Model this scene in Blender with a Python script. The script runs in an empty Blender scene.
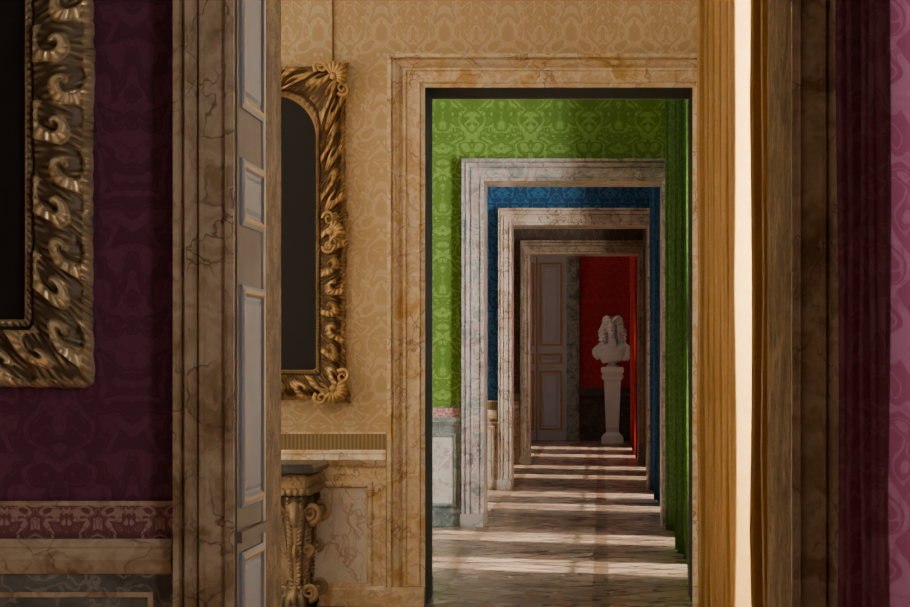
import bpy, bmesh, math, random
from mathutils import Vector, noise
random.seed(3)
S=bpy.context.scene
XL,XR,H=-1.0,0.52,2.945
CE=4.7; WX=0.97; LX=-6.0; EYE=1.35

# ------------------------------------------------------------ materials
class NT:
    def __init__(s,name):
        s.m=bpy.data.materials.new(name); s.m.use_nodes=True
        s.t=s.m.node_tree; s.b=s.t.nodes['Principled BSDF']
    def n(s,typ,**k):
        x=s.t.nodes.new(typ)
        for a,v in k.items(): setattr(x,a,v)
        return x
    def l(s,a,b): s.t.links.new(a,b)
    def put(s,sock,v):
        if hasattr(v,'is_output') or isinstance(v,bpy.types.NodeSocket): s.l(v,sock)
        else: sock.default_value=v
    def math(s,op,a,b=0.0,c=None):
        x=s.n('ShaderNodeMath',operation=op); s.put(x.inputs[0],a); s.put(x.inputs[1],b)
        if c is not None: s.put(x.inputs[2],c)
        return x.outputs[0]
    def mix(s,f,a,b,blend='MIX'):
        x=s.n('ShaderNodeMix',data_type='RGBA',blend_type=blend)
        s.put(x.inputs[0],f); s.put(x.inputs[6],a); s.put(x.inputs[7],b); return x.outputs[2]
    def step(s,v,a,b):
        x=s.n('ShaderNodeMapRange',interpolation_type='SMOOTHSTEP'); s.put(x.inputs[0],v)
        x.inputs[1].default_value=a; x.inputs[2].default_value=b; return x.outputs[0]
    def noise(s,vec,scale,detail=3,rough=.5,dist=0):
        x=s.n('ShaderNodeTexNoise'); s.l(vec,x.inputs['Vector'])
        x.inputs['Scale'].default_value=scale; x.inputs['Detail'].default_value=detail
        x.inputs['Roughness'].default_value=rough; x.inputs['Distortion'].default_value=dist
        return x
    def bump(s,h,st=.3,d=.01):
        x=s.n('ShaderNodeBump'); s.l(h,x.inputs['Height']); x.inputs['Strength'].default_value=st
        x.inputs['Distance'].default_value=d; s.l(x.outputs[0],s.b.inputs['Normal'])
def c4(c): return (c[0],c[1],c[2],1)

def damask(name,base,fig,w=.5,h=.75,mode='XZ',sc=8.,rough=.6,seed=0.,bands=1.):
    """woven damask: mirrored left/right in every repeat, half-drop ogee with leafy sprays"""
    t=NT(name)
    tc=t.n('ShaderNodeTexCoord')
    sp=t.n('ShaderNodeSeparateXYZ')
    vec0=tc.outputs['UV'] if mode=='UV' else tc.outputs['Object']
    t.l(vec0,sp.inputs[0])
    if mode=='UV': u,v=sp.outputs[0],sp.outputs[1]
    else: u=t.math('ADD',sp.outputs[0],sp.outputs[1]); v=sp.outputs[2]
    pu=t.math('PINGPONG',u,w/2)
    V=t.math('MULTIPLY',v,2*math.pi/h); R=h/(2*math.pi)
    cb=t.n('ShaderNodeCombineXYZ'); t.l(t.math('ADD',pu,seed),cb.inputs[0])
    t.l(t.math('MULTIPLY',t.math('COSINE',V),R),cb.inputs[1]); t.l(t.math('MULTIPLY',t.math('SINE',V),R),cb.inputs[2])
    vec=cb.outputs[0]
    n=t.noise(vec,sc*.9,1.5,.5,1.2)
    cu=t.math('COSINE',t.math('MULTIPLY',u,2*math.pi/w)); cv=t.math('COSINE',V)
    og=t.math('MULTIPLY',cu,cv)
    F=t.math('ADD',t.math('MULTIPLY',n.outputs[0],4.2*bands),t.math('MULTIPLY',og,.9))
    s1=t.math('SINE',t.math('MULTIPLY',F,2*math.pi))
    f1=t.step(s1,.15,.45)
    n3=t.noise(vec,sc*3.2,1,.5,.5).outputs[0]
    vein=t.step(t.math('ABSOLUTE',t.math('SUBTRACT',n3,.5)),.015,.05)
    fm=t.math('MULTIPLY',f1,t.math('MULTIPLY_ADD',vein,.6,.4))
    s2=t.math('SINE',t.math('MULTIPLY',F,4*math.pi))
    td=t.step(s2,.90,.98)
    fm=t.math('MAXIMUM',fm,t.math('MULTIPLY',td,.7))
    wv=t.noise(vec0,1.6,3).outputs[0]
    col=t.mix(fm,c4(base),c4(fig))
    col=t.mix(.2,col,t.mix(t.step(wv,.3,.7),(.62,.62,.62,1),(1.15,1.15,1.15,1)),'MULTIPLY')
    t.l(col,t.b.inputs['Base Color'])
    t.l(t.math('MULTIPLY_ADD',fm,-.18,rough),t.b.inputs['Roughness'])
    t.b.inputs['Specular IOR Level'].default_value=.35
    return t.m

def marble(name,cols,vein,scale=1.6,rough=.25,veins=1.,breccia=.6,pv=None,spec=.5):
    t=NT(name); tc=t.n('ShaderNodeTexCoord'); vec=tc.outputs['Object']
    nz=t.noise(vec,scale*1.3,4,.6)
    off=t.n('ShaderNodeVectorMath',operation='MULTIPLY_ADD'); t.l(nz.outputs[1],off.inputs[0]); off.inputs[1].default_value=(.5,.5,.5); t.l(vec,off.inputs[2])
    dv=off.outputs[0]
    n1=t.noise(dv,scale*2.0,5,.6,.4).outputs[0]
    r=t.n('ShaderNodeValToRGB'); t.l(n1,r.inputs[0])
    e=r.color_ramp.elements; e[0].position=.36; e[0].color=c4(cols[0]); e[1].position=.64; e[1].color=c4(cols[-1])
    for i,cc in enumerate(cols[1:-1]):
        k=e.new(.36+.28*(i+1)/(len(cols)-1)); k.color=c4(cc)
    vo=t.n('ShaderNodeTexVoronoi',feature='DISTANCE_TO_EDGE'); t.l(dv,vo.inputs['Vector']); vo.inputs['Scale'].default_value=scale*3.2
    f=t.math('SUBTRACT',1.0,t.step(vo.outputs[0],.0,.04))
    gate=t.step(t.noise(vec,scale*2.2,2).outputs[0],.42,.58)
    f=t.math('MULTIPLY',f,t.math('MULTIPLY',gate,breccia))
    col=t.mix(f,r.outputs[0],c4(vein))
    n2=t.noise(dv,scale*2.0,4,.6,1.1).outputs[0]
    g=t.math('SUBTRACT',1.0,t.step(t.math('ABSOLUTE',t.math('SUBTRACT',n2,.5)),.0,.03))
    col=t.mix(t.math('MULTIPLY',g,.8*veins),col,c4(pv or vein))
    t.l(col,t.b.inputs['Base Color']); t.b.inputs['Roughness'].default_value=rough
    t.b.inputs['Specular IOR Level'].default_value=spec
    return t.m

def plain(name,c,rough=.5,metal=0.,bumps=None,var=.2,spec=.5):
    t=NT(name); tc=t.n('ShaderNodeTexCoord')
    n=t.noise(tc.outputs['Object'],6,4).outputs[0]
    col=t.mix(var,c4(c),t.mix(n,(.3,.3,.3,1),(1.6,1.6,1.6,1)),'MULTIPLY')
    t.l(col,t.b.inputs['Base Color']); t.b.inputs['Roughness'].default_value=rough; t.b.inputs['Metallic'].default_value=metal
    t.b.inputs['Specular IOR Level'].default_value=spec
    if bumps:
        t.bump(t.noise(tc.outputs['Object'],bumps,3).outputs[0],.3,.005)
    return t.m

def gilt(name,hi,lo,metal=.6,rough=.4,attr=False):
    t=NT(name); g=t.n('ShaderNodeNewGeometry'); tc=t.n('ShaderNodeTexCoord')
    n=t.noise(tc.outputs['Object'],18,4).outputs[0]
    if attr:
        a=t.n('ShaderNodeAttribute',attribute_name='relief'); p=t.step(a.outputs['Fac'],.08,.75)  # carved hollows coloured darker by relief height: painted shade besides patina
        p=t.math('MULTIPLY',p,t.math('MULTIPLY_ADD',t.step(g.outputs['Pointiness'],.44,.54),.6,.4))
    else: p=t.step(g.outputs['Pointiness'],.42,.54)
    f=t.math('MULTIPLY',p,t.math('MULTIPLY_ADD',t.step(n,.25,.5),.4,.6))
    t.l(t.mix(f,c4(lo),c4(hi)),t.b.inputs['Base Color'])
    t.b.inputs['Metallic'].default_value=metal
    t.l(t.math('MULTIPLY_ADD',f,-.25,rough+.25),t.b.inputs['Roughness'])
    return t.m

def parquet(name):
    t=NT(name); tc=t.n('ShaderNodeTexCoord'); vec=tc.outputs['Object']
    def br(rot,w,h,sc):
        mp=t.n('ShaderNodeMapping'); t.l(vec,mp.inputs[0]); mp.inputs['Rotation'].default_value=(0,0,rot)
        b=t.n('ShaderNodeTexBrick'); t.l(mp.outputs[0],b.inputs[0])
        b.inputs['Color1'].default_value=(.54,.37,.245,1); b.inputs['Color2'].default_value=(.26,.16,.10,1)
        b.inputs['Mortar'].default_value=(.03,.018,.012,1); b.inputs['Scale'].default_value=sc
        b.inputs['Mortar Size'].default_value=.016; b.inputs['Brick Width'].default_value=w; b.inputs['Row Height'].default_value=h
        b.inputs['Bias'].default_value=0
        return b
    a=br(math.radians(45),.72,.30,1); c=br(math.radians(-45),.72,.30,1)
    ch=t.n('ShaderNodeTexChecker'); t.l(vec,ch.inputs[0]); ch.inputs['Scale'].default_value=1.0
    col=t.mix(ch.outputs[1],a.outputs[0],c.outputs[0])
    fr=br(0,1.0,1.0,1)
    fr.inputs['Mortar Size'].default_value=.05; fr.inputs['Mortar Smooth'].default_value=0
    fr.offset=0
    col=t.mix(fr.outputs[1],col,(.20,.12,.07,1))
    n=t.noise(vec,1.2,5).outputs[0]
    col=t.mix(.4,col,t.mix(n,(.5,.5,.5,1),(1.4,1.4,1.4,1)),'MULTIPLY')
    t.l(col,t.b.inputs['Base Color'])
    n2=t.noise(vec,3.5,4).outputs[0]
    t.l(t.math('MULTIPLY_ADD',n2,.2,.18),t.b.inputs['Roughness'])
    t.b.inputs['Specular IOR Level'].default_value=.3
    t.bump(n2,.06,.01)
    return t.m

M={}
M['purple']=damask('purple_damask',(.085,.018,.045),(.135,.036,.075),.40,.56,sc=7)
M['yellow']=damask('yellow_damask',(.60,.435,.225),(.72,.58,.37),.36,.50,sc=8.5,rough=.5,seed=2.3)
M['green']=damask('green_damask',(.125,.24,.028),(.26,.42,.085),.5,.70,sc=6.5,rough=.5,seed=4.)
M['blue']=damask('blue_damask',(.010,.055,.135),(.045,.165,.30),.4,.6,sc=7,rough=.55,seed=6.)
M['brown']=damask('brown_damask',(.10,.065,.04),(.17,.12,.08),.5,.7,seed=8.)
M['red']=damask('red_damask',(.38,.014,.024),(.46,.03,.045),.5,.7,seed=9.)
M['purple_c']=damask('purple_silk',(.17,.035,.07),(.23,.08,.125),.4,.5,'UV',7,.45)
M['yellow_c']=damask('gold_silk',(.38,.205,.045),(.43,.25,.07),.4,.5,'UV',8,.45,seed=2.)
M['green_c']=damask('green_silk',(.07,.165,.018),(.11,.23,.03),.4,.5,'UV',8,.5,seed=4.)
M['blue_c']=damask('blue_silk',(.015,.08,.175),(.04,.13,.26),.4,.5,'UV',8,.5,seed=6.)
M['brown_c']=damask('tan_silk',(.15,.10,.06),(.20,.14,.09),.4,.5,'UV',8,.5,seed=6.)
M['red_c']=damask('red_silk',(.5,.02,.02),(.58,.04,.03),.4,.5,'UV',8,.5,seed=6.)
M['bord_purple']=damask('purple_border',(.17,.055,.06),(.36,.22,.19),.17,.14,sc=13,seed=1.3)
M['bord_green']=damask('pink_border',(.5,.2,.18),(.75,.5,.42),.14,.14,sc=13,seed=1.3)
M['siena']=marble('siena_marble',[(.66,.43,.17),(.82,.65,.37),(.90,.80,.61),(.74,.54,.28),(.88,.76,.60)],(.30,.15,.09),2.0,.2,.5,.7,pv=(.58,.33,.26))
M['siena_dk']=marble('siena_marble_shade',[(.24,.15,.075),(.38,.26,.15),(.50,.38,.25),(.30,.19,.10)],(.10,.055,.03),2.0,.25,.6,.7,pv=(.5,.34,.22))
M['ochre']=marble('ochre_marble',[(.13,.078,.03),(.22,.14,.06),(.30,.20,.09)],(.05,.028,.012),2.6,.7,1.,.7,spec=.08)
M['campan']=marble('campan_marble',[(.22,.24,.21),(.46,.36,.33),(.64,.51,.46),(.30,.34,.30),(.52,.44,.40)],(.13,.07,.06),2.0,.22,.8,.6,pv=(.78,.70,.66))
M['greygreen']=marble('grey_green_marble',[(.11,.15,.13),(.22,.26,.24),(.34,.36,.33)],(.5,.5,.47),2.8,.25)
M['rose']=marble('rose_marble',[(.50,.34,.22),(.66,.51,.37),(.76,.62,.49)],(.22,.10,.07),1.8,.25)
M['tan']=marble('tan_marble',[(.28,.18,.10),(.42,.30,.19),(.50,.38,.27)],(.14,.08,.05),1.8,.3)
M['whitem']=marble('white_veined_marble',[(.76,.71,.62),(.86,.82,.75),(.74,.68,.59)],(.35,.18,.10),1.6,.2,.8,.5,pv=(.55,.33,.25))
M['slate']=marble('slate_marble',[(.085,.08,.07),(.14,.13,.11),(.21,.19,.165)],(.3,.26,.22),1.8,.25)
M['dark']=marble('dark_marble',[(.03,.03,.028),(.06,.055,.05),(.08,.07,.06)],(.15,.13,.11),2.,.3)
M['dkrev']=marble('dark_reveal',[(.02,.018,.016),(.035,.03,.026)],(.05,.04,.035),2.,.7,spec=.1)  # near-black matt stone on the inner faces of one doorway
M['statuary']=plain('statuary_marble',(.74,.74,.74),.45,0,None,.12)
M['white']=plain('white_paint',(.50,.55,.62),.4,0,None,.15)
M['bluegrey']=plain('blue_grey_paint',(.33,.36,.41),.5,0,None,.2,.25)
M['taupe']=plain('taupe_paint',(.20,.15,.10),.65,0,None,.3,.15)
M['edge']=plain('pale_door_edge',(.60,.55,.48),.5,0,None,.2,.2)
M['goldline']=plain('gold_leaf_line',(.50,.30,.09),.4,.6)
M['ceiling']=plain('plaster',(.72,.68,.6),.8)
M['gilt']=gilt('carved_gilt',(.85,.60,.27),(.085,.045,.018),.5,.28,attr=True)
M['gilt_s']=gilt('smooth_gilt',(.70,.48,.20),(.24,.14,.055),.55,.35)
M['gilt_dk']=gilt('old_shaded_gilt',(.92,.68,.36),(.085,.05,.025),.45,.28,attr=True)
M['silver']=gilt('worn_gilt_wood',(.40,.30,.17),(.06,.04,.025),.5)
M['canvas']=plain('dark_canvas',(.012,.009,.008),.35,0,14)
M['glass']=plain('mirror_dark_reflection',(.022,.024,.026),.5,.0,None,.1,.2)  # mirror's dark reflection is put into a dull base colour
M['floor']=parquet('versailles_parquet')
M['rope']=plain('cord',(.25,.15,.06),.8)
t=NT('ribbed_gold_border'); tc=t.n('ShaderNodeTexCoord')
wv=t.n('ShaderNodeTexWave',bands_direction='X'); t.l(tc.outputs['Object'],wv.inputs[0]); wv.inputs['Scale'].default_value=14
t.l(t.mix(wv.outputs[1],(.25,.17,.07,1),(.40,.30,.15,1)),t.b.inputs['Base Color']); t.b.inputs['Roughness'].default_value=.5
M['rib']=t.m

# ------------------------------------------------------------ mesh helpers
def mkobj(name,verts,faces,mats,midx=None,smooth=False,parent=None,uvs=None):
    me=bpy.data.meshes.new(name); me.from_pydata([tuple(v) for v in verts],[],faces)
    for m in mats: me.materials.append(m)
    if midx:
        for p,i in zip(me.polygons,midx): p.material_index=i
    if smooth:
        for p in me.polygons: p.use_smooth=True
    if uvs:
        uv=me.uv_layers.new(name='UVMap')
        for lp in me.loops: uv.data[lp.index].uv=uvs[lp.vertex_index]
    me.update()
    o=bpy.data.objects.new(name,me); S.collection.objects.link(o)
    if parent: o.parent=parent
    return o
def empty(name):
    e=bpy.data.objects.new(name,None); S.collection.objects.link(e); e.empty_display_size=.1; return e
def cr(pts,rad,n=8):
    P=[Vector(p) for p in pts]; P=[P[0]*2-P[1]]+P+[P[-1]*2-P[-2]]; R=[rad[0]]+list(rad)+[rad[-1]]
    op=[];orr=[]
    for i in range(1,len(P)-2):
        for k in range(n):
            t=k/n; a,b,c,d=P[i-1],P[i],P[i+1],P[i+2]
            op.append(.5*((2*b)+(c-a)*t+(2*a-5*b+4*c-d)*t*t+(3*b-a-3*c+d)*t**3)); orr.append(R[i]*(1-t)+R[i+1]*t)
    op.append(P[-2]); orr.append(R[-2])
    orr[0]*=.4; orr[-1]*=.4
    return op,orr

class MB:
    def __init__(s): s.v=[];s.f=[];s.i=[]
    def box(s,x0,x1,y0,y1,z0,z1,m=0,m_f=None,m_b=None):
        b=len(s.v)
        for z in(z0,z1):
            for y in(y0,y1):
                for x in(x0,x1): s.v.append((x,y,z))
        q=[(0,2,3,1,m),(4,5,7,6,m),(0,1,5,4,m if m_f is None else m_f),(2,6,7,3,m if m_b is None else m_b),(0,4,6,2,m),(1,3,7,5,m)]
        for a,c,d,e,mm in q: s.f.append((b+a,b+c,b+d,b+e)); s.i.append(mm)
    def rects(s,rings,closed=True,m=0,caps=False):
        b=len(s.v); n=len(rings[0])
        for r in rings: s.v+=list(r)
        for k in range(len(rings)-1):
            for j in range(n if closed else n-1):
                a=b+k*n+j; c=b+k*n+(j+1)%n
                s.f.append((a,c,c+n,a+n)); s.i.append(m)
        if caps:
            s.f.append(tuple(b+j for j in range(n))[::-1]); s.i.append(m)
            s.f.append(tuple(b+(len(rings)-1)*n+j for j in range(n))); s.i.append(m)
    def frame(s,mp,u0,u1,v0,v1,prof,m=0):
        rings=[]
        for ins,h in prof:
            rings.append([mp(u0+ins,v0+ins,h),mp(u1-ins,v0+ins,h),mp(u1-ins,v1-ins,h),mp(u0+ins,v1-ins,h)])
        s.rects(rings,True,m)
    def tube(s,pts,rad,n=8,m=0):
        rings=[]; P=[Vector(p) for p in pts]
        up=Vector((.13,1,.07)).normalized()
        for k,p in enumerate(P):
            d=(P[min(k+1,len(P)-1)]-P[max(k-1,0)])
            if d.length<1e-9: d=Vector((0,0,1))
            d.normalize(); a=d.cross(up)
            if a.length<1e-3: a=d.cross(Vector((1,0,0)))
            a.normalize(); c=d.cross(a)
            r=rad[k] if hasattr(rad,'__len__') else rad
            rings.append([tuple(p+a*math.cos(2*math.pi*j/n)*r+c*math.sin(2*math.pi*j/n)*r) for j in range(n)])
        s.rects(rings,True,m,True)
    def ctube(s,pts,rad,n=8): p,r=cr(pts,rad); s.tube(p,r,n)
    def ell(s,c,r,m=0,nu=12,nv=8,rot=0):
        rings=[]
        for k in range(nv+1):
            ph=math.pi*k/nv; ph=min(max(ph,.03),math.pi-.03)
            ring=[]
            for j in range(nu):
                th=2*math.pi*j/nu
                x=r[0]*math.sin(ph)*math.cos(th); y=r[1]*math.sin(ph)*math.sin(th); z=-r[2]*math.cos(ph)
                xr=x*math.cos(rot)-z*math.sin(rot); zr=x*math.sin(rot)+z*math.cos(rot)
                ring.append((c[0]+xr,c[1]+y,c[2]+zr))
            rings.append(ring)
        s.rects(rings,True,m,True)
    def obj(s,name,mats,parent=None,smooth=False,bevel=0):
        o=mkobj(name,s.v,s.f,mats,s.i,smooth,parent)
        if bevel:
            md=o.modifiers.new('b','BEVEL'); md.width=bevel; md.segments=2; md.limit_method='ANGLE'
        return o

# ------------------------------------------------------------ rooms
rooms=[ # name,y0,y1,curtain mat, windows, curtains (y0,y1,x protrusion start,end)
 ('purple',-2.6,7.08,'purple_c',[(.2,1.5),(3.55,5.0)],[(-.5,.15,.6,.6),(1.55,2.3,.6,.6),(2.8,3.5,.6,.6),(5.1,6.15,.55,.55)]),
 ('yellow',8.07,14.75,'yellow_c',[(9.25,10.45)],[(8.4,9.2,.60,.525),(10.5,12.1,.535,.535),(12.15,14.1,.60,.52)]),
 ('green',15.35,22.1,'green_c',[(16.4,17.65),(19.3,20.55)],[(15.6,16.35,.62,.54),(17.7,19.25,.565,.535),(20.6,21.6,.59,.53)]),
 ('blue',22.8,28.9,'blue_c',[(23.9,25.1),(26.4,27.6)],[(23.15,23.85,.60,.545),(25.15,26.35,.56,.53),(27.65,28.5,.56,.53)]),
 ('brown',29.7,36.2,'brown_c',[(30.9,32.1),(33.9,35.1)],[(30.1,30.85,.6,.58),(32.15,33.85,.6,.58),(35.15,35.9,.6,.58)]),
 ('red',37.0,48.0,'red_c',[(38.6,40.0),(42.2,43.6)],[(37.6,38.55,.52,.50),(40.05,42.15,.5,.5),(43.65,44.6,.5,.5)]),
]
WZ0,WZ1=.12,3.95
def div_wall(name,y0,y1,mf,mb,mr,notch=False):
    b=MB()
    if notch:
        b.box(LX,XL-.036,y0,y0+.575,0,CE,2,0,1); b.box(LX,XL,y0+.575,y1,0,CE,2,0,1)
    else: b.box(LX,XL,y0,y1,0,CE,2,0,1)
    for x0,x1,z0,z1 in((XR,WX,0,CE),(XL-(.036 if notch else 0),XR,H,CE)):
        b.box(x0,x1,y0,y1,z0,z1,2,0,1)
    return b.obj(name,[M[mf],M[mb],M[mr]])
div_wall('wall_purple_yellow',7.08,8.07,'purple','yellow','ochre',True)
div_wall('wall_yellow_green',14.75,15.35,'yellow','green','dkrev')
div_wall('wall_green_blue',22.1,22.8,'green','blue','siena')
div_wall('wall_blue_brown',28.9,29.7,'blue','brown','rose')
div_wall('wall_brown_red',36.2,37.0,'brown','red','tan')
b=MB(); b.box(LX,WX,48,48.3,0,CE,0); b.obj('wall_back',[M['red']])
b=MB(); b.box(LX,WX,-2.9,-2.6,0,CE,0); b.obj('wall_front',[M['purple']])
b=MB(); b.box(LX-.3,LX,-2.9,48.3,0,CE,0)
b.obj('wall_left',[M['ceiling']])
b=MB(); b.box(LX-.3,WX+.4,-2.9,48.3,-.2,0,0); b.obj('floor',[M['floor']])
b=MB(); b.box(LX-.3,WX+.4,-2.9,48.3,CE,CE+.2,0); b.obj('ceiling',[M['ceiling']])
b=MB(); y=-2.9
allw=[w for r in rooms for w in r[4]]
for w0,w1 in allw:
    b.box(WX,WX+.4,y,w0,0,CE,0)
    b.box(WX,WX+.4,w0,w1,WZ1,CE,0); b.box(WX,WX+.4,w0,w1,0,WZ0,0); y=w1
b.box(WX,WX+.4,y,48.3,0,CE,0); b.obj('wall_right',[M['ceiling']])
for k,(w0,w1) in enumerate(allw):
    b=MB(); x0,x1=WX+.2,WX+.25
    b.box(x0,x1,w0,w0+.05,WZ0,WZ1); b.box(x0,x1,w1-.05,w1,WZ0,WZ1)
    b.box(x0,x1,w0,w1,WZ0,WZ0+.08); b.box(x0,x1,w0,w1,WZ1-.06,WZ1)
    b.box(x0,x1,(w0+w1)/2-.03,(w0+w1)/2+.03,WZ0,WZ1)
    for zz in(1.1,2.05,3.0): b.box(x0+.015,x1-.015,w0,w1,zz-.012,zz+.012)
    b.obj('window_%d'%(k+1),[M['white']])

# curtains -----------------------------------------------------------
def curtain(name,y0,y1,xf,xe,mat):
    xb=WX-.07; L=y1-y0; nf=max(4,round(L/.17)); seg=14; n=nf*seg
    zs=[.012+ (3.98-.012)*k/26 for k in range(27)]
    verts=[];uvs=[];faces=[]
    ph=[random.uniform(-.25,.25) for _ in range(nf+2)]
    am=[]
    for k in range(nf+2):
        xt=xf+(xe-xf)*min(1,k/max(1,nf-1))
        am.append((xb-xt)*(random.uniform(.84,1.0) if 0<k<nf-1 else 1))
    arc=0;prev=None;base=[]
    for j in range(n+1):
        t=j/seg; k=int(t)
        a=am[min(k,nf)]*(1-(t-k))+am[min(k+1,nf)]*(t-k)
        w=.5-.5*math.cos(2*math.pi*t)
        w=w**.75
        x=xb-w*a
        yy=y0+L*(t/nf)+.035*math.sin(2*math.pi*t*1.0+ph[k]*4)
        if prev: arc+=math.hypot(x-prev[0],yy-prev[1])
        prev=(x,yy); base.append((x,yy,arc,w))
    for z in zs:
        q=z/3.98
        for (x,yy,ar,w) in base:
            sway=.012*math.sin(z*2.1+yy*5)*w*(1-q)
            verts.append((min(x+abs(sway),xb+.02),yy+.010*math.sin(z*1.7+yy*9)*(1-q),z)); uvs.append((ar,z))
    m=n+1
    for i in range(len(zs)-1):
        for j in range(n): faces.append((i*m+j,i*m+j+1,(i+1)*m+j+1,(i+1)*m+j))
    e=empty(name)
    o=mkobj('cloth',verts,faces,[mat],None,True,e,uvs)
    md=o.modifiers.new('s','SOLIDIFY'); md.thickness=.004
    b=MB(); b.tube([(xb-.15,y0-.08,4.0),(xb-.15,y1+.08,4.0)],.018,12)
    b.ell((xb-.15,y0-.09,4.0),(.03,.03,.03)); b.ell((xb-.15,y1+.09,4.0),(.03,.03,.03))
    b.box(xb-.15,WX,(y0+y1)/2-.01,(y0+y1)/2+.01,3.99,4.01)
    b.obj('rod',[M['gilt_s']],e,True)
for r in rooms:
    for (a,c,xf,xe) in r[5]: curtain(r[0]+'_window_curtain',a,c,xf,xe,M[r[3]])

# door casings --------------------------------------------------------
PROF=[(0,0),(0,.030),(.10,.034),(.14,.046),(.17,.030),(.48,.036),(.52,.052),(.58,.052),(.62,.036),(.70,.066),(.80,.084),(.86,.064),(.90,.092),(1.0,.092),(1.0,0)]
def casing(name,yw,sg,wj,wh,mat,plinth=.11,wr=None):
    wr=wr or wj
    b=MB(); rings=[]
    for w,p in PROF:
        y=yw-sg*p
        rings.append([(XL-w*wj,y,0),(XL-w*wj,y,H+w*wh),(XR+w*wr,y,H+w*wh),(XR+w*wr,y,0)])
    b.rects(rings,False,0)
    ya,yb=sorted((yw,yw-sg*.10))
    b.box(XL-wj-.012,XL-.001,ya,yb,0,plinth); b.box(XR+.001,XR+wr+.012,ya,yb,0,plinth)
    b.obj(name,[M[mat]])
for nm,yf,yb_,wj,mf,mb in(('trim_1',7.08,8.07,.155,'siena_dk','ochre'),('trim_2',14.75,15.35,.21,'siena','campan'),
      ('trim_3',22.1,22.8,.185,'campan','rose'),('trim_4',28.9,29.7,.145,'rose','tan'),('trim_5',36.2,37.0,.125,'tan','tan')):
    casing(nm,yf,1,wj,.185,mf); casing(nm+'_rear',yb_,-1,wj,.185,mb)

# dados ---------------------------------------------------------------
PF=[(0,0),(0,.012),(.012,.022),(.028,.022),(.036,.010),(.036,.004)]
def dado(name,yw,x0,x1,bord,rail,field,panel,panels,zb=(.975,.885),zr=(.87,.79),pz=(.13,.67),base=.09):
    b=MB()
    def bx(xa,xb,d,za,zc,m): b.box(xa,xb,yw-d,yw,za,zc,m)
    bx(x0,x1,.012,zb[1],zb[0],0)
    b.box(x0,x1,yw-.018,yw,zb[0],zb[0]+.012,1)
    rings=[[(x0,yw-d,z),(x1,yw-d,z)] for z,d in((zb[1],.0),(zb[1],.035),(zb[1]-.02,.045),(zr[0]-.01,.04),((zr[0]+zr[1])/2,.055),(zr[1]+.01,.038),(zr[1],.03),(zr[1],.0))]
    b.rects(rings,False,1)
    bx(x0,x1,.02,base,zr[1],2)
    bx(x0,x1,.045,0,base,1)
    rings=[[(x0,yw-d,z),(x1,yw-d,z)] for z,d in((base,.045),(base+.02,.035),(base+.025,.02))]
    b.rects(rings,False,1)
    mp=lambda u,v,n:(u,yw-.02-n,v)
    for a,c in panels:
        b.frame(mp,a-.036,c+.036,pz[0]-.036,pz[1]+.036,PF,1)
        b.frame(mp,a-.08,c+.08,pz[0]-.075,pz[1]+.08,[(0,0),(0,.008),(.014,.008),(.014,0)],1)
        b.box(a,c,yw-.026,yw-.019,pz[0],pz[1],3)
    b.obj(name,[M[bord],M[rail],M[field],M[panel]])
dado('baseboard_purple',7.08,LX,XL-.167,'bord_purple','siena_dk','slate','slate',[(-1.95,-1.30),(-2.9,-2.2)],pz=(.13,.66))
dado('baseboard_yellow',14.75,LX,XL-.222,'rib','siena','siena','whitem',[(-1.668,-1.332),(-3.2,-1.9)])
dado('baseboard_green',22.1,LX,XL-.197,'bord_green','greygreen','greygreen','whitem',[(-1.46,-1.26),(-3.2,-1.66)],zb=(1.01,.93),zr=(.92,.86),pz=(.2,.76),base=.12)
dado('baseboard_blue',28.9,LX,XL-.157,'rib','siena','rose','whitem',[(-1.4,-1.22),(-3.2,-1.6)])
dado('baseboard_brown',36.2,LX,XL-.137,'rib','tan','tan','tan',[(-3.2,-1.4)])
dado('baseboard_red',48.0,-.38,WX,'dark','dark','dark','dark',[(-.25,.85)])

# door leaf folded open into its rebate in the first doorway ------------
e=empty('door_1')
b=MB(); x0,x1=XL-.034,XL+.004
ya,yb=7.09,7.65
b.box(x0,x1,ya,yb,.01,H-.01,0)
mp=lambda u,v,n:(x1+n,u,v)
def leafpanel(z0,z1):
    b.frame(mp,ya+.05,yb-.06,z0,z1,[(0,0),(0,.007),(.012,.012),(.022,.012),(.030,.004),(.04,.002),(.04,0)],2)
    b.frame(mp,ya+.062,yb-.072,z0+.012,z1-.012,[(0,.0125),(.005,.014),(.010,.0125)],1)
    b.frame(mp,ya+.09,yb-.10,z0+.04,z1-.04,[(0,.001),(.012,.007),(.03,.007)],2)
    b.box(x1,x1+.0065,ya+.12,yb-.13,z0+.07,z1-.07,2)
for z in((2.07,2.85),(1.745,1.93),(.965,1.58),(.14,.84)): leafpanel(*z)
b.box(x1,x1+.014,ya,yb,.87,.90,0); b.box(x1,x1+.012,ya,yb,.01,.12,0)
b.box(x1-.005,x1+.006,yb-.05,yb,.01,H-.01,3)
b.obj('leaf',[M['taupe'],M['goldline'],M['bluegrey'],M['edge']],e)

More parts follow.
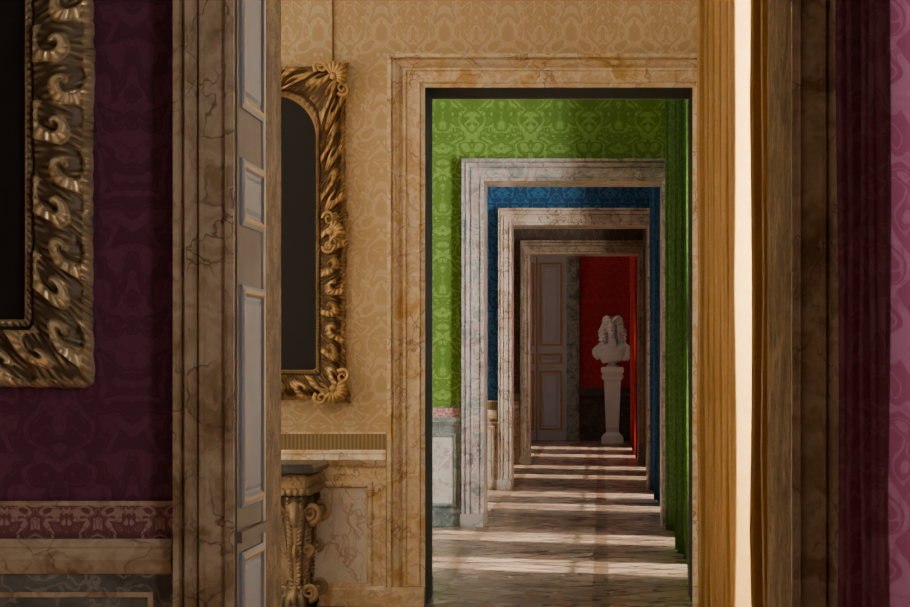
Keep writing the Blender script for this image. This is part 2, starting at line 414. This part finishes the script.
# far white & gold door -------------------------------------------------
e=empty('door_2'); Y=48.0
b=MB(); b.box(-1.75,-.64,Y-.04,Y-.001,.01,3.6,0); mp=lambda u,v,n:(u,Y-.04-n,v)
for u0,u1 in((-1.14,-.72),(-1.66,-1.24)):
    for z0,z1 in((.2,1.3),(1.42,1.62),(1.76,3.3)):
        b.frame(mp,u0,u1,z0,z1,[(0,0),(0,.02),(.035,.02),(.035,0)],1)
        b.frame(mp,u0+.08,u1-.08,z0+.07,z1-.07,[(0,0),(.02,.012),(.04,.012)],0)
b.box(-1.20,-1.18,Y-.06,Y-.04,.01,3.6,1)
b.obj('leaf',[M['white'],M['goldline']],e)
b=MB(); b.box(-.64,-.40,Y-.09,Y-.001,0,3.85,0); b.box(-1.99,-1.75,Y-.09,Y-.001,0,3.85,0); b.box(-1.99,-.40,Y-.10,Y-.001,3.6,3.85,0)
b.box(-.60,-.44,Y-.11,Y-.09,.1,3.6,0)
b.obj('casing',[M['greygreen']],e,bevel=.01)

# carved frames -----------------------------------------------------------
def rr(hx,hz,rs,ns,nc):
    pts=[]
    sg=[(1,1),(-1,1),(-1,-1),(1,-1)]
    cs=[(sg[q][0]*(hx-rs[q]),sg[q][1]*(hz-rs[q]),90*q) for q in range(4)]
    def seg(a,b,n): return [(a[0]+(b[0]-a[0])*i/n,a[1]+(b[1]-a[1])*i/n) for i in range(n)]
    for q in range(4):
        cx,cz,an=cs[q]; pcx,pcz,_=cs[q-1]; a0=math.radians(an)
        st=(pcx+rs[q-1]*math.cos(a0),pcz+rs[q-1]*math.sin(a0)); en=(cx+rs[q]*math.cos(a0),cz+rs[q]*math.sin(a0))
        pts+=seg(st,en,ns[q%2])
        for i in range(nc):
            a=math.radians(an+90*i/nc); pts.append((cx+rs[q]*math.cos(a),cz+rs[q]*math.sin(a)))
    return pts
def carved_frame(name,x0,x1,z0,z1,yw,wid,rin,mat,fill,lift=.02,bulge=.035,fill_name='canvas',amp=1.,step=.0045,cf=.55,scal=.006):
    e=empty(name)
    cx,cz=(x0+x1)/2,(z0+z1)/2; hx,hz=(x1-x0)/2,(z1-z0)/2
    ns=(int(2*hz/step),int(2*hx/step)); nc=int(wid*1.2/step)
    out=rr(hx,hz,(.03,)*4,ns,nc); inn=rr(hx-wid,hz-wid,rin,ns,nc)
    N=len(out); K=int(wid/step)
    arc=[0]
    mid=[((a[0]+c[0])/2,(a[1]+c[1])/2) for a,c in zip(out,inn)]
    for i in range(1,N): arc.append(arc[-1]+math.hypot(mid[i][0]-mid[i-1][0],mid[i][1]-mid[i-1][1]))
    tot=arc[-1]+.004
    cell=wid*cf; ncell=max(4,int(round(tot/cell/2))*2); cell=tot/ncell
    verts=[];faces=[];rl=[]
    sst=lambda x:max(0,min(1,x))**2*(3-2*max(0,min(1,x)))
    for i in range(N):
        ox,oz=out[i]; ix,iz=inn[i]
        dx,dz=ox-ix,oz-iz; dl=math.hypot(dx,dz)+1e-9; dx/=dl;dz/=dl
        g=math.exp(-(((hx-abs(ox))**2+(hz-abs(oz))**2)/.012))+.8*math.exp(-(oz/.10)**2)*(abs(ox)>hx-.01)+.8*math.exp(-(ox/.10)**2)*(abs(oz)>hz-.01)
        q=arc[i]/cell; ci=int(q); fl=1 if ci%2 else -1
        lx=(q-ci-.5)*cell
        eo=bulge*g*(1+.35*math.sin(arc[i]*90))+scal*abs(math.sin(math.pi*arc[i]/(cell/2)))
        for k in range(K+1):
            s=k/K
            px=ix+(ox-ix+dx*eo)*s; pz=iz+(oz-iz+dz*eo)*s
            base=.010+.05*math.sin(math.pi*min(1,s*1.02))**.7*(.55+.6*s)
            sway=.07*wid*fl
            ly=(s-.56)*wid*.92+sway
            r=math.hypot(lx,ly)/cell; th=math.atan2(ly*fl,lx)
            sp=math.cos(th-3.8*math.log(r+.14)+.6)
            ridge=sst((sp+.05)/.6)
            env=sst((.84-r)/.14)
            ser=.5+.5*math.sin(13*th+r*12)
            lobe=.68+.32*ser if r>.3 else 1.0
            rel=.022*ridge*env*lobe-.008*(1-ridge)*env
            rel+=.012*math.exp(-(r/.09)**2)
            # fine reeded leafwork in the ground between the scrolls
            gl=.5+.5*math.sin(arc[i]*300+fl*s*14)
            gl2=.5+.5*math.sin(s*16+math.sin(arc[i]*2*math.pi/cell)*2)
            rel=max(rel,.011*gl*gl2-.004)
            if s>.86: rel+=.012*abs(math.sin(math.pi*arc[i]/(cell/6)))*sst((s-.86)/.04)*sst((1-s)/.05+.2)
            if .05<s<.13: rel=.013*abs(math.sin(math.pi*arc[i]/.022))*math.sin((s-.05)/.08*math.pi)-.003
            elif s<=.05: rel=.008
            elif .13<=s<.17: rel=-.008
            hgt=base+amp*rel+.035*g*math.sin(math.pi*s)
            if s>.985: hgt=0
            if s<.02: hgt=.004
            verts.append((cx+px,yw-lift-max(hgt,0),cz+pz)); rl.append(max(0,min(1,(rel+.008)/.026)))
    m=K+1
    for i in range(N):
        j=(i+1)%N
        for k in range(K): faces.append((i*m+k,j*m+k,j*m+k+1,i*m+k+1))
    o=mkobj('carved_moulding',verts,faces,[mat],None,True,e)
    at=o.data.attributes.new('relief','FLOAT','POINT'); at.data.foreach_set('value',rl)
    b=MB(); b.box(cx-hx+.01,cx+hx-.01,yw-lift-.001,yw-.001,cz-hz+.01,cz+hz-.01)
    b.obj('backing',[M['rope']],e)
    b=MB(); b.box(cx-hx+wid-.01,cx+hx-wid+.01,yw-lift-.006,yw-lift-.001,cz-hz+wid-.01,cz+hz-wid+.01)
    b.obj(fill_name,[fill],e)
    return e,out
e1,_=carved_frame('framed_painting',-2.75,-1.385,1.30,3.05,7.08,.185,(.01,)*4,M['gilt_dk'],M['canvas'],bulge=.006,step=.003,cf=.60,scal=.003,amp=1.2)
X0,X1=-2.60,-1.455; Z0,Z1=1.175,3.06
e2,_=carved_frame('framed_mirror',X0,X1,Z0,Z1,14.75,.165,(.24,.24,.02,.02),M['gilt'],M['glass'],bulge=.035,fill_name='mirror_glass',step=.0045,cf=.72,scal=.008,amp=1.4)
b=MB()
for xx in(-1.525,-2.525): b.tube([(xx,14.738,Z1-.05),(xx,14.738,CE-.05)],.006,8)
b.obj('cord',[M['rope']],e2)
b=MB()
def shell(ox,oz,y,sc,ang):
    """fluted scallop with volutes either side"""
    for k in range(9):
        a=ang+math.radians(-80+20*k)
        L=.075*sc*(1-.12*abs(k-4)/4)
        b.tube([(ox,y+.005,oz),(ox+math.cos(a)*L*.5,y-.012*sc,oz+math.sin(a)*L*.5),(ox+math.cos(a)*L,y,oz+math.sin(a)*L)],[.004*sc,.009*sc,.012*sc],8)
    b.ell((ox,y-.012,oz),(.018*sc,.018*sc,.018*sc))
    for d in(-1,1):
        px,pz=-math.sin(ang)*d,math.cos(ang)*d; qx,qz=math.cos(ang),math.sin(ang)
        pts=[];rd=[]
        for i in range(28):
            t=i/27; an=-math.pi/2+t*math.pi*2.8; rad=.032*sc*(1-t*.8)
            u=.03*sc+.045*sc+rad*math.cos(an)*1.2; w=-.01*sc+rad*math.sin(an)
            pts.append((ox+px*u+qx*w,y,oz+pz*u+qz*w)); rd.append(.010*sc*(1-.5*t))
        b.tube(pts,rd,8)
mc=(Z0+Z1)/2
for cx in(X0,X1):
    sx=1 if cx>-2 else -1
    shell(cx-sx*.06,Z1-.06,14.645,1.15,math.pi/2-sx*math.pi/4)
    shell(cx-sx*.06,Z0+.06,14.645,1.15,-math.pi/2+sx*math.pi/4)
    shell(cx-sx*.075,mc,14.645,1.05,0 if sx>0 else math.pi)
shell((X0+X1)/2,Z1-.05,14.645,1.9,math.pi/2)
shell((X0+X1)/2,Z0+.05,14.645,1.2,-math.pi/2)
b.obj('shell_ornaments',[M['gilt_s']],e2,True)

# console table ------------------------------------------------------------
e=empty('console_table')
TX0,TX1,TY0,TY1=-2.95,-1.545,13.95,14.68; TZ=.83
b=MB()
rings=[]
for ins,z in((.03,TZ-.055),(.0,TZ-.045),(0,TZ-.02),(.012,TZ-.008),(.02,TZ)):
    rings.append([(TX0+ins,TY0+ins,z),(TX1-ins,TY0+ins,z),(TX1-ins,TY1,z),(TX0+ins,TY1,z)])
b.rects(rings,True,0,True); b.obj('marble_top',[M['dark']],e)
b=MB()
b.box(TX0+.06,TX1-.05,TY0+.05,TY1-.02,TZ-.17,TZ-.054)
b.obj('apron',[M['silver']],e,bevel=.01)
b=MB()
n=36
for k in range(n):
    x=TX0+.08+(TX1-TX0-.15)*k/(n-1)
    b.ell((x,TY0+.045,TZ-.075),(.016,.014,.013)); b.ell((x,TY0+.045,TZ-.15),(.018,.02,.024))
    if k%3==1:
        pts=[];rd=[]
        for i in range(16):
            t=i/15; an=t*6; rr_=.03*(1-t*.8); pts.append((x+rr_*math.cos(an),TY0+.04,TZ-.11+rr_*math.sin(an))); rd.append(.008*(1-.5*t))
        b.tube(pts,rd,6)
for k in range(14):
    y=TY0+.08+(TY1-TY0-.12)*k/13
    b.ell((TX1-.045,y,TZ-.075),(.014,.016,.013)); b.ell((TX1-.045,y,TZ-.15),(.02,.018,.024))
b.obj('carved_frieze',[M['silver']],e,True)
def leg(cx,cy):
    b=MB()
    rings=[]
    prof=[(TZ-.17,.075),(TZ-.2,.085),(TZ-.235,.07),(TZ-.25,.055),(TZ-.30,.068),(TZ-.36,.062),(TZ-.45,.05),(TZ-.55,.04),(TZ-.62,.034),(TZ-.64,.05),(TZ-.66,.036),(TZ-.70,.045),(TZ-.74,.07),(TZ-.79,.075),(.0,.06)]
    for z,r in prof:
        ring=[]
        for j in range(40):
            a=2*math.pi*j/40; q=1/max(abs(math.cos(a)),abs(math.sin(a)))**.7
            rr_=r*q*(1-.10*abs(math.sin(5*a))); ring.append((cx+rr_*math.cos(a),cy+rr_*math.sin(a),max(z,0)))
        rings.append(ring)
    b.rects(rings,True,0,True)
    for d,ax in((1,'x'),(-1,'x'),(-1,'y')):
        for (zc,R,tk) in((TZ-.27,.055,.02),(TZ-.47,.032,.013),(.13,.045,.016)):
            pts=[];rd=[]
            for i in range(40):
                t=i/39; an=-math.pi/2+t*math.pi*3.4; rad=R*(1-t*.85)
                u=d*(.05+R*.55+rad*math.cos(an)); w=rad*math.sin(an)
                pts.append((cx+u,cy-.01,zc+w) if ax=='x' else (cx+.003,cy+u,zc+w)); rd.append(tk*(1-.5*t))
            b.tube(pts,rd,8)
    for k in range(26):
        z=TZ-.19-.022*k; r=.06-.0012*k
        for d in(-1,1): b.ell((cx+d*r*.55,cy-r-.004,z),(.017,.014,.011),0,8,6,d*.7)
        b.ell((cx+r+.004,cy,z),(.013,.018,.011),0,8,6)
    b.ell((cx,cy-.085,TZ-.25),(.035,.03,.045)); b.ell((cx,cy-.115,TZ-.255),(.009,.012,.016))
    return b.obj('carved_leg',[M['silver']],e,True)
for lx in(TX1-.115,TX0+.13):
    leg(lx,TY0+.13); leg(lx,TY1-.13)
b=MB()
b.box(TX0+.12,TX1-.11,TY0+.1,TY0+.15,.055,.095); b.box(TX0+.12,TX1-.11,TY1-.16,TY1-.11,.055,.095)
b.obj('stretcher',[M['silver']],e,bevel=.008)

# marble bust on pedestal ---------------------------------------------------
BX,BY=.205,46.6
e=empty('marble_bust')
b=MB()
def E(x,y,z,rx,ry,rz,rot=0): b.ell((BX+x,BY+y,z),(rx,ry,rz),0,22,14,rot)
E(0,.01,1.67,.25,.15,.15); E(0,0,1.58,.21,.14,.15); E(-.19,0,1.69,.13,.12,.10,.45); E(.19,0,1.69,.13,.12,.10,-.45)
E(-.26,0,1.62,.08,.10,.12); E(.26,0,1.62,.08,.10,.12); E(0,0,1.52,.12,.10,.08)
b.tube([(BX,BY,1.72),(BX-.01,BY-.02,1.98)],[.08,.07],16)
hx=-.02
E(hx,-.01,2.07,.095,.115,.125); E(hx,-.065,2.03,.078,.075,.105); E(hx,-.07,1.955,.062,.068,.06); E(hx-.004,-.118,1.922,.026,.024,.022)
E(hx,-.10,2.10,.066,.045,.045)
b.tube([(BX+hx-.004,BY-.135,2.065),(BX+hx-.006,BY-.155,2.03),(BX+hx-.006,BY-.172,2.005),(BX+hx-.006,BY-.145,1.990)],[.010,.013,.018,.013],10)
for d in(-1,1):
    E(hx+d*.016-.006,-.146,1.998,.011,.013,.009)
    E(hx+d*.040,-.132,2.077,.030,.014,.009,-.12*d)
    E(hx+d*.036,-.122,2.052,.017,.015,.0095)
    E(hx+d*.046,-.112,2.005,.026,.028,.028)
E(hx-.005,-.137,1.968,.026,.014,.0065); E(hx-.005,-.135,1.953,.021,.014,.0075)
E(0,.07,2.10,.15,.12,.14); E(0,.09,1.93,.19,.10,.24)
E(-.06,.01,2.20,.085,.09,.075,.35); E(.06,.01,2.20,.085,.09,.075,-.35)
for d in(-1,1):
    E(d*.145,.03,2.10,.055,.08,.14); E(d*.175,.03,1.93,.06,.08,.16)
random.seed(5)
for d in(-1,1):
    for col,(x0,y0,zt,zb,xw) in enumerate(((.105,-.06,2.16,1.80,.030),(.130,-.05,2.20,1.74,.050),(.155,-.02,2.20,1.73,.055),(.175,.03,2.12,1.75,.055),(.14,.09,2.2,1.78,.06))):
        pts=[];rd=[]; n=100; turns=(zt-zb)/(.055+.008*col); wob=random.uniform(0,6)
        for i in range(n):
            t=i/(n-1); z=zt+(zb-zt)*t
            bul=math.sin(min(1,t*1.6)*math.pi/2)
            an=d*t*turns*2*math.pi+col*1.7; cR=.018+.005*math.sin(t*9+wob)
            pts.append((BX+d*(x0+xw*bul+.010*math.sin(t*7+wob))+cR*math.cos(an),BY+y0-.015*bul+cR*math.sin(an),z)); rd.append(.017*(1-.4*max(0,t-.7)/.3))
        b.tube(pts,rd,7)
    for k in range(5):
        q=k/4
        b.ctube([(BX+hx+d*.012,BY-.09+.03*q,2.165+.010*k),(BX+d*(.045+.01*k),BY-.10+.03*q,2.215+.014*k),(BX+d*(.09+.014*k),BY-.085+.04*q,2.205+.012*k),(BX+d*(.12+.014*k),BY-.065+.04*q,2.14+.01*k)],[.016,.022,.022,.018],8)
for k in range(4): b.ctube([(BX-.035+.023*k,BY-.115,1.88),(BX-.05+.033*k,BY-.150,1.81),(BX-.06+.040*k,BY-.155,1.73)],[.018,.019,.020],8)
E(0,-.125,1.872,.045,.03,.022)
for k in range(6):
    z=1.70-.036*k
    b.ctube([(BX-.30+.02*k,BY-.03,z-.01),(BX-.22+.012*k,BY-.12,z-.05-.004*k),(BX-.05,BY-.165,z-.06+.006*k),(BX+.12,BY-.155,z-.02),(BX+.28-.018*k,BY-.08,z+.05)],[.016,.024-.002*(k%2)*3,.028-.01*(k%2),.024,.016],10)
for k in range(5):
    b.ctube([(BX+.22-.02*k,BY-.06,1.80-.012*k),(BX+.315-.03*k,BY-.08,1.70),(BX+.33-.045*k,BY-.08,1.60),(BX+.26-.045*k,BY-.08,1.47)],[.016,.026,.024,.016],10)
b.ctube([(BX-.24,BY-.02,1.77),(BX-.325,BY-.03,1.68),(BX-.33,BY-.03,1.60),(BX-.26,BY-.03,1.50)],[.02,.03,.03,.02],10)
o=b.obj('bust',[M['statuary']],e,True)
rm=o.modifiers.new('r','REMESH'); rm.mode='VOXEL'; rm.voxel_size=.006; rm.use_smooth_shade=True
sm=o.modifiers.new('s','SMOOTH'); sm.iterations=2; sm.factor=.5
b=MB(); rings=[]
for z,r in((1.371,.115),(1.39,.115),(1.395,.10),(1.41,.075),(1.43,.06),(1.455,.07),(1.48,.09)):
    rings.append([(BX+r*math.cos(2*math.pi*j/32),BY+r*math.sin(2*math.pi*j/32),z) for j in range(32)])
b.rects(rings,True,0,True); b.obj('socle',[M['statuary']],e,True)
e=empty('bust_pedestal')
b=MB(); rings=[]
for z,r in((0,.20),(.10,.20),(.11,.185),(.14,.18),(.155,.15),(.17,.135),(.20,.115),(.5,.128),(.9,.142),(1.12,.150),(1.13,.165),(1.15,.165),(1.16,.15),(1.20,.15),(1.22,.165),(1.25,.18),(1.27,.20),(1.29,.205),(1.345,.205),(1.355,.195),(1.37,.19)):
    rings.append([(BX-r,BY-r,z),(BX+r,BY-r,z),(BX+r,BY+r,z),(BX-r,BY+r,z)])
b.rects(rings,True,0,True)
mp=lambda u,v,n:(BX+u,BY-.145-n,v)
b.frame(mp,-.10,.10,.28,1.05,[(0,-.03),(0,.006),(.015,.006),(.02,-.03)])
b.obj('shaft',[M['statuary']],e)
b=MB()
for d in(-1,1):
    pts=[];rd=[]
    for i in range(30):
        t=i/29; an=math.pi/2-t*math.pi*3; rad=.05*(1-.8*t)
        pts.append((BX+d*(.14+rad*math.cos(an)),BY-.13,1.19+rad*math.sin(an))); rd.append(.016*(1-.5*t))
    b.tube(pts,rd,8)
b.obj('volutes',[M['statuary']],e,True)

# ------------------------------------------------------------ lights
w=bpy.data.worlds.new('sky'); S.world=w; w.use_nodes=True
w.node_tree.nodes['Background'].inputs[0].default_value=(.55,.72,1,1); w.node_tree.nodes['Background'].inputs[1].default_value=.6
sun=bpy.data.lights.new('sun','SUN'); sun.energy=13; sun.angle=math.radians(1.2); sun.color=(1,.92,.80)
so=bpy.data.objects.new('sun',sun); S.collection.objects.link(so)
el=math.radians(36); az=math.radians(24)
d=Vector((-math.cos(el)*math.cos(az),math.cos(el)*math.sin(az),-math.sin(el)))
so.rotation_euler=d.to_track_quat('-Z','Y').to_euler(); so.location=(8,4,8)
# bright sky on the sun's side, seen through every window
P={'purple':125,'yellow':2500,'green':440,'blue':330,'brown':140,'red':230}
for r in rooms:
    for (a,c) in r[4]:
        L=bpy.data.lights.new('window_skylight','AREA'); L.shape='RECTANGLE'; L.size=1.7; L.size_y=4.2
        L.energy=P[r[0]]; L.color=(1,.98,.96) if r[0]!='yellow' else (1,.955,.88); L.spread=math.radians(125)
        o=bpy.data.objects.new('window_skylight',L); S.collection.objects.link(o)
        o.location=(WX+1.05,(a+c)/2-.55,2.25)
        o.rotation_euler=Vector((-math.cos(.6),math.sin(.6),0)).to_track_quat('-Z','Z').to_euler()

cam=bpy.data.cameras.new('camera'); co=bpy.data.objects.new('camera',cam); S.collection.objects.link(co)
co.location=(0,0,EYE); co.rotation_euler=(math.radians(90),0,0)
cam.sensor_width=36; cam.lens=36*2591/910
cam.shift_x=-(601-455)/910; cam.shift_y=(368-303.5)/910
cam.clip_end=200
S.camera=co
